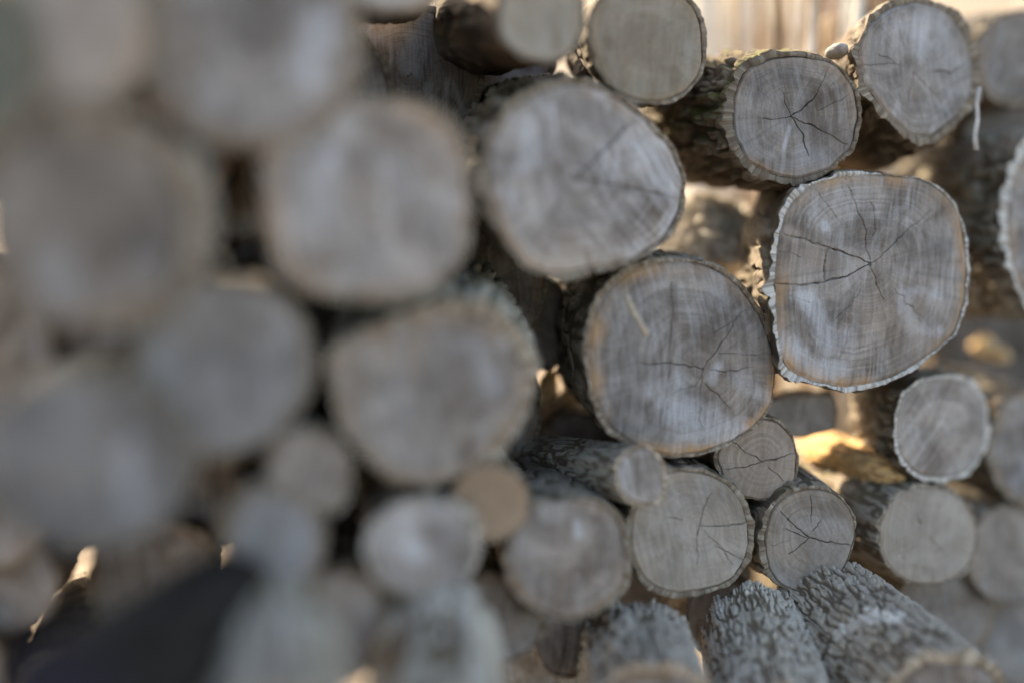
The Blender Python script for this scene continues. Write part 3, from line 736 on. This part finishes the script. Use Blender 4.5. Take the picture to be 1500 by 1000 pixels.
protos = [make_tree('bare_tree', 'pale bare trunk in the blurred sunlit forest above the star cracked log', 200 + k, 9 + k, 0.06 + 0.022 * k, 26, TRUNK, 'bare trees of the forest behind the pile') for k in range(4)]
saps = [make_tree('sapling', ('thin pale sapling close behind the pile, above the star cracked log', 'thin brown sapling close behind the pile, above the star cracked log')[k % 2], 300 + k, 3.2 + 0.4 * k, (0.014, 0.011, 0.019)[k], 6, (TRUNK, TWIG, TRUNK)[k], 'saplings close behind the pile', 'sapling', 0.62) for k in range(3)]
random.seed(11)
used = set()
def place(pl, px_, zc, key):
    x = (px_ - 750) / FPX * zc; y = zc * math.cos(PITCH) * 0.99
    z = float(ground_z(np.array([x]), np.array([y]))[0])
    k = random.randrange(len(pl)); p = pl[k]
    if (key, k) not in used:
        used.add((key, k)); p.location = (x, y, z - 0.05); p.rotation_euler = (0, 0, random.uniform(0, 6.28))
    else: copy_thing(p, (x, y, z - 0.05), random.uniform(0, 6.28), random.uniform(0.85, 1.2))
for i in range(56): place(protos, 1005 + 260 * (i * 0.618 % 1) + random.uniform(-8, 8), 4.2 + 24 * random.random() ** 1.6, 't')
for i in range(34): place(protos, random.choice((random.uniform(-500, 950), random.uniform(1380, 2100))), random.uniform(8, 30), 't')
for i in range(34): place(saps, 1100 + 143 * ((i * 0.618 + 0.3) % 1), random.uniform(2.15, 2.9), 's')
rt = make_tree('tree', 'reddish brown trunk just behind the pile, left of the upper right round log', 400, 7, 0.085, 20, REDT)
rt.location = ((1268 - 750) / FPX * 3.2, 3.2, 0.0)

# ------------------------------------------------------------------ litter, splinter, hanging strip, stub
rng = np.random.default_rng(5)
def heap_point(n):
    u = rng.uniform(0, TH, n); v = np.arccos(rng.uniform(-0.2, 1, n))
    return np.stack([np.sin(v) * np.cos(u), np.sin(v) * np.sin(u), np.cos(v)], 1)
hc = at(1035.0, 352.0, 2.06); hs = np.array((0.085, 0.16, 0.085))
LEAFM = mat_simple('dry_leaf', (0.40, 0.36, 0.32), (0.78, 0.75, 0.70), 45, 0.85)
d = heap_point(2600); lv = []
for p in d:
    c = hc + p * hs * rng.uniform(0.93, 1.08); a = rng.normal(size=3); a /= np.linalg.norm(a); b = np.cross(a, rng.normal(size=3)); b /= np.linalg.norm(b)
    L = rng.uniform(0.010, 0.028); W_ = L * rng.uniform(0.12, 0.5); nn = np.cross(a, b) * L * 0.25
    lv += [c - a * L, c + b * W_ + nn, c + a * L, c - b * W_ + nn]
q4 = np.arange(len(lv)).reshape(-1, 4)
tag(mesh_np('leaf_litter', np.array(lv), q4, LEAFM, smooth_shade=False), 'dry grey leaf litter lying in the gap left of the bright cream flake', 'leaf litter', kind='stuff')
lump('earth_mound', 'mound of earth and dry leaves in the gap left of the bright cream flake', 'mound', 1035, 358, 2.06, 58, 64, 0.15, 9, LEAFM, 60, 0.2)

def stick(name, label, cat, pts, z, r, flat, mat):
    P = np.array([at(float(a), float(b), z) for a, b in pts]); n = len(P)
    V, F = tube(P, np.full(n, r) * (1 + 0.25 * (rng.uniform(size=n) - 0.5)), 8)
    V = V.reshape(n, 8, 3); V = P[:, None] + (V - P[:, None]) - ((V - P[:, None]) @ FV)[..., None] * FV * (1 - flat)
    V = V.reshape(-1, 3)
    V = np.vstack([V, P[:1], P[-1:]]); k = np.arange(8); m = len(V)
    c1 = np.stack([np.full(8, m - 2), (k + 1) % 8, k], 1); c2 = np.stack([np.full(8, m - 1), (n - 1) * 8 + k, (n - 1) * 8 + (k + 1) % 8], 1)
    return tag(mesh_np(name, V, [F, c1, c2], mat, origin=P.mean(0)), label, cat)
stick('wood_splinter', 'thin tan splinter stuck on the face of the large vertically cracked log', 'splinter', [(914,428),(922,446),(934,468),(948,492)], float(depth_at(930.0)) - 0.012, 0.0055, 0.5, mat_simple('grey_splinter', (0.26,0.21,0.165), (0.42,0.36,0.29), 80))
stick('bark_strip', 'narrow pale bark strip hanging down near the upper right corner', 'bark strip', [(1435,128),(1431,150),(1432,176),(1428,198),(1430,220)], 1.72, 0.0042, 0.4, mat_simple('strip_bark', (0.30,0.27,0.25), (0.48,0.45,0.43), 40))
lump('branch_stub', 'small smooth grey branch stub on top of the star cracked log', 'branch stub', 1226, 76, 1.64, 15, 10, 0.03, 12, mat_simple('stub_bark', (0.20,0.18,0.17), (0.34,0.31,0.29), 60, 0.8, 0.001), 40, 0.18)

lump('wood_chip', 'sunlit orange chip among the shaded logs right of the largest sharp log, left of two', 'wood chip', 1441, 508, 2.39, 16, 14, 0.02, 21, CHIP, 30, 0.6, 0.3)
lump('wood_chip', 'sunlit orange chip among the shaded logs right of the largest sharp log, right of two', 'wood chip', 1466, 521, 2.37, 13, 10, 0.02, 22, CHIP, 30, 0.6, 0.1)
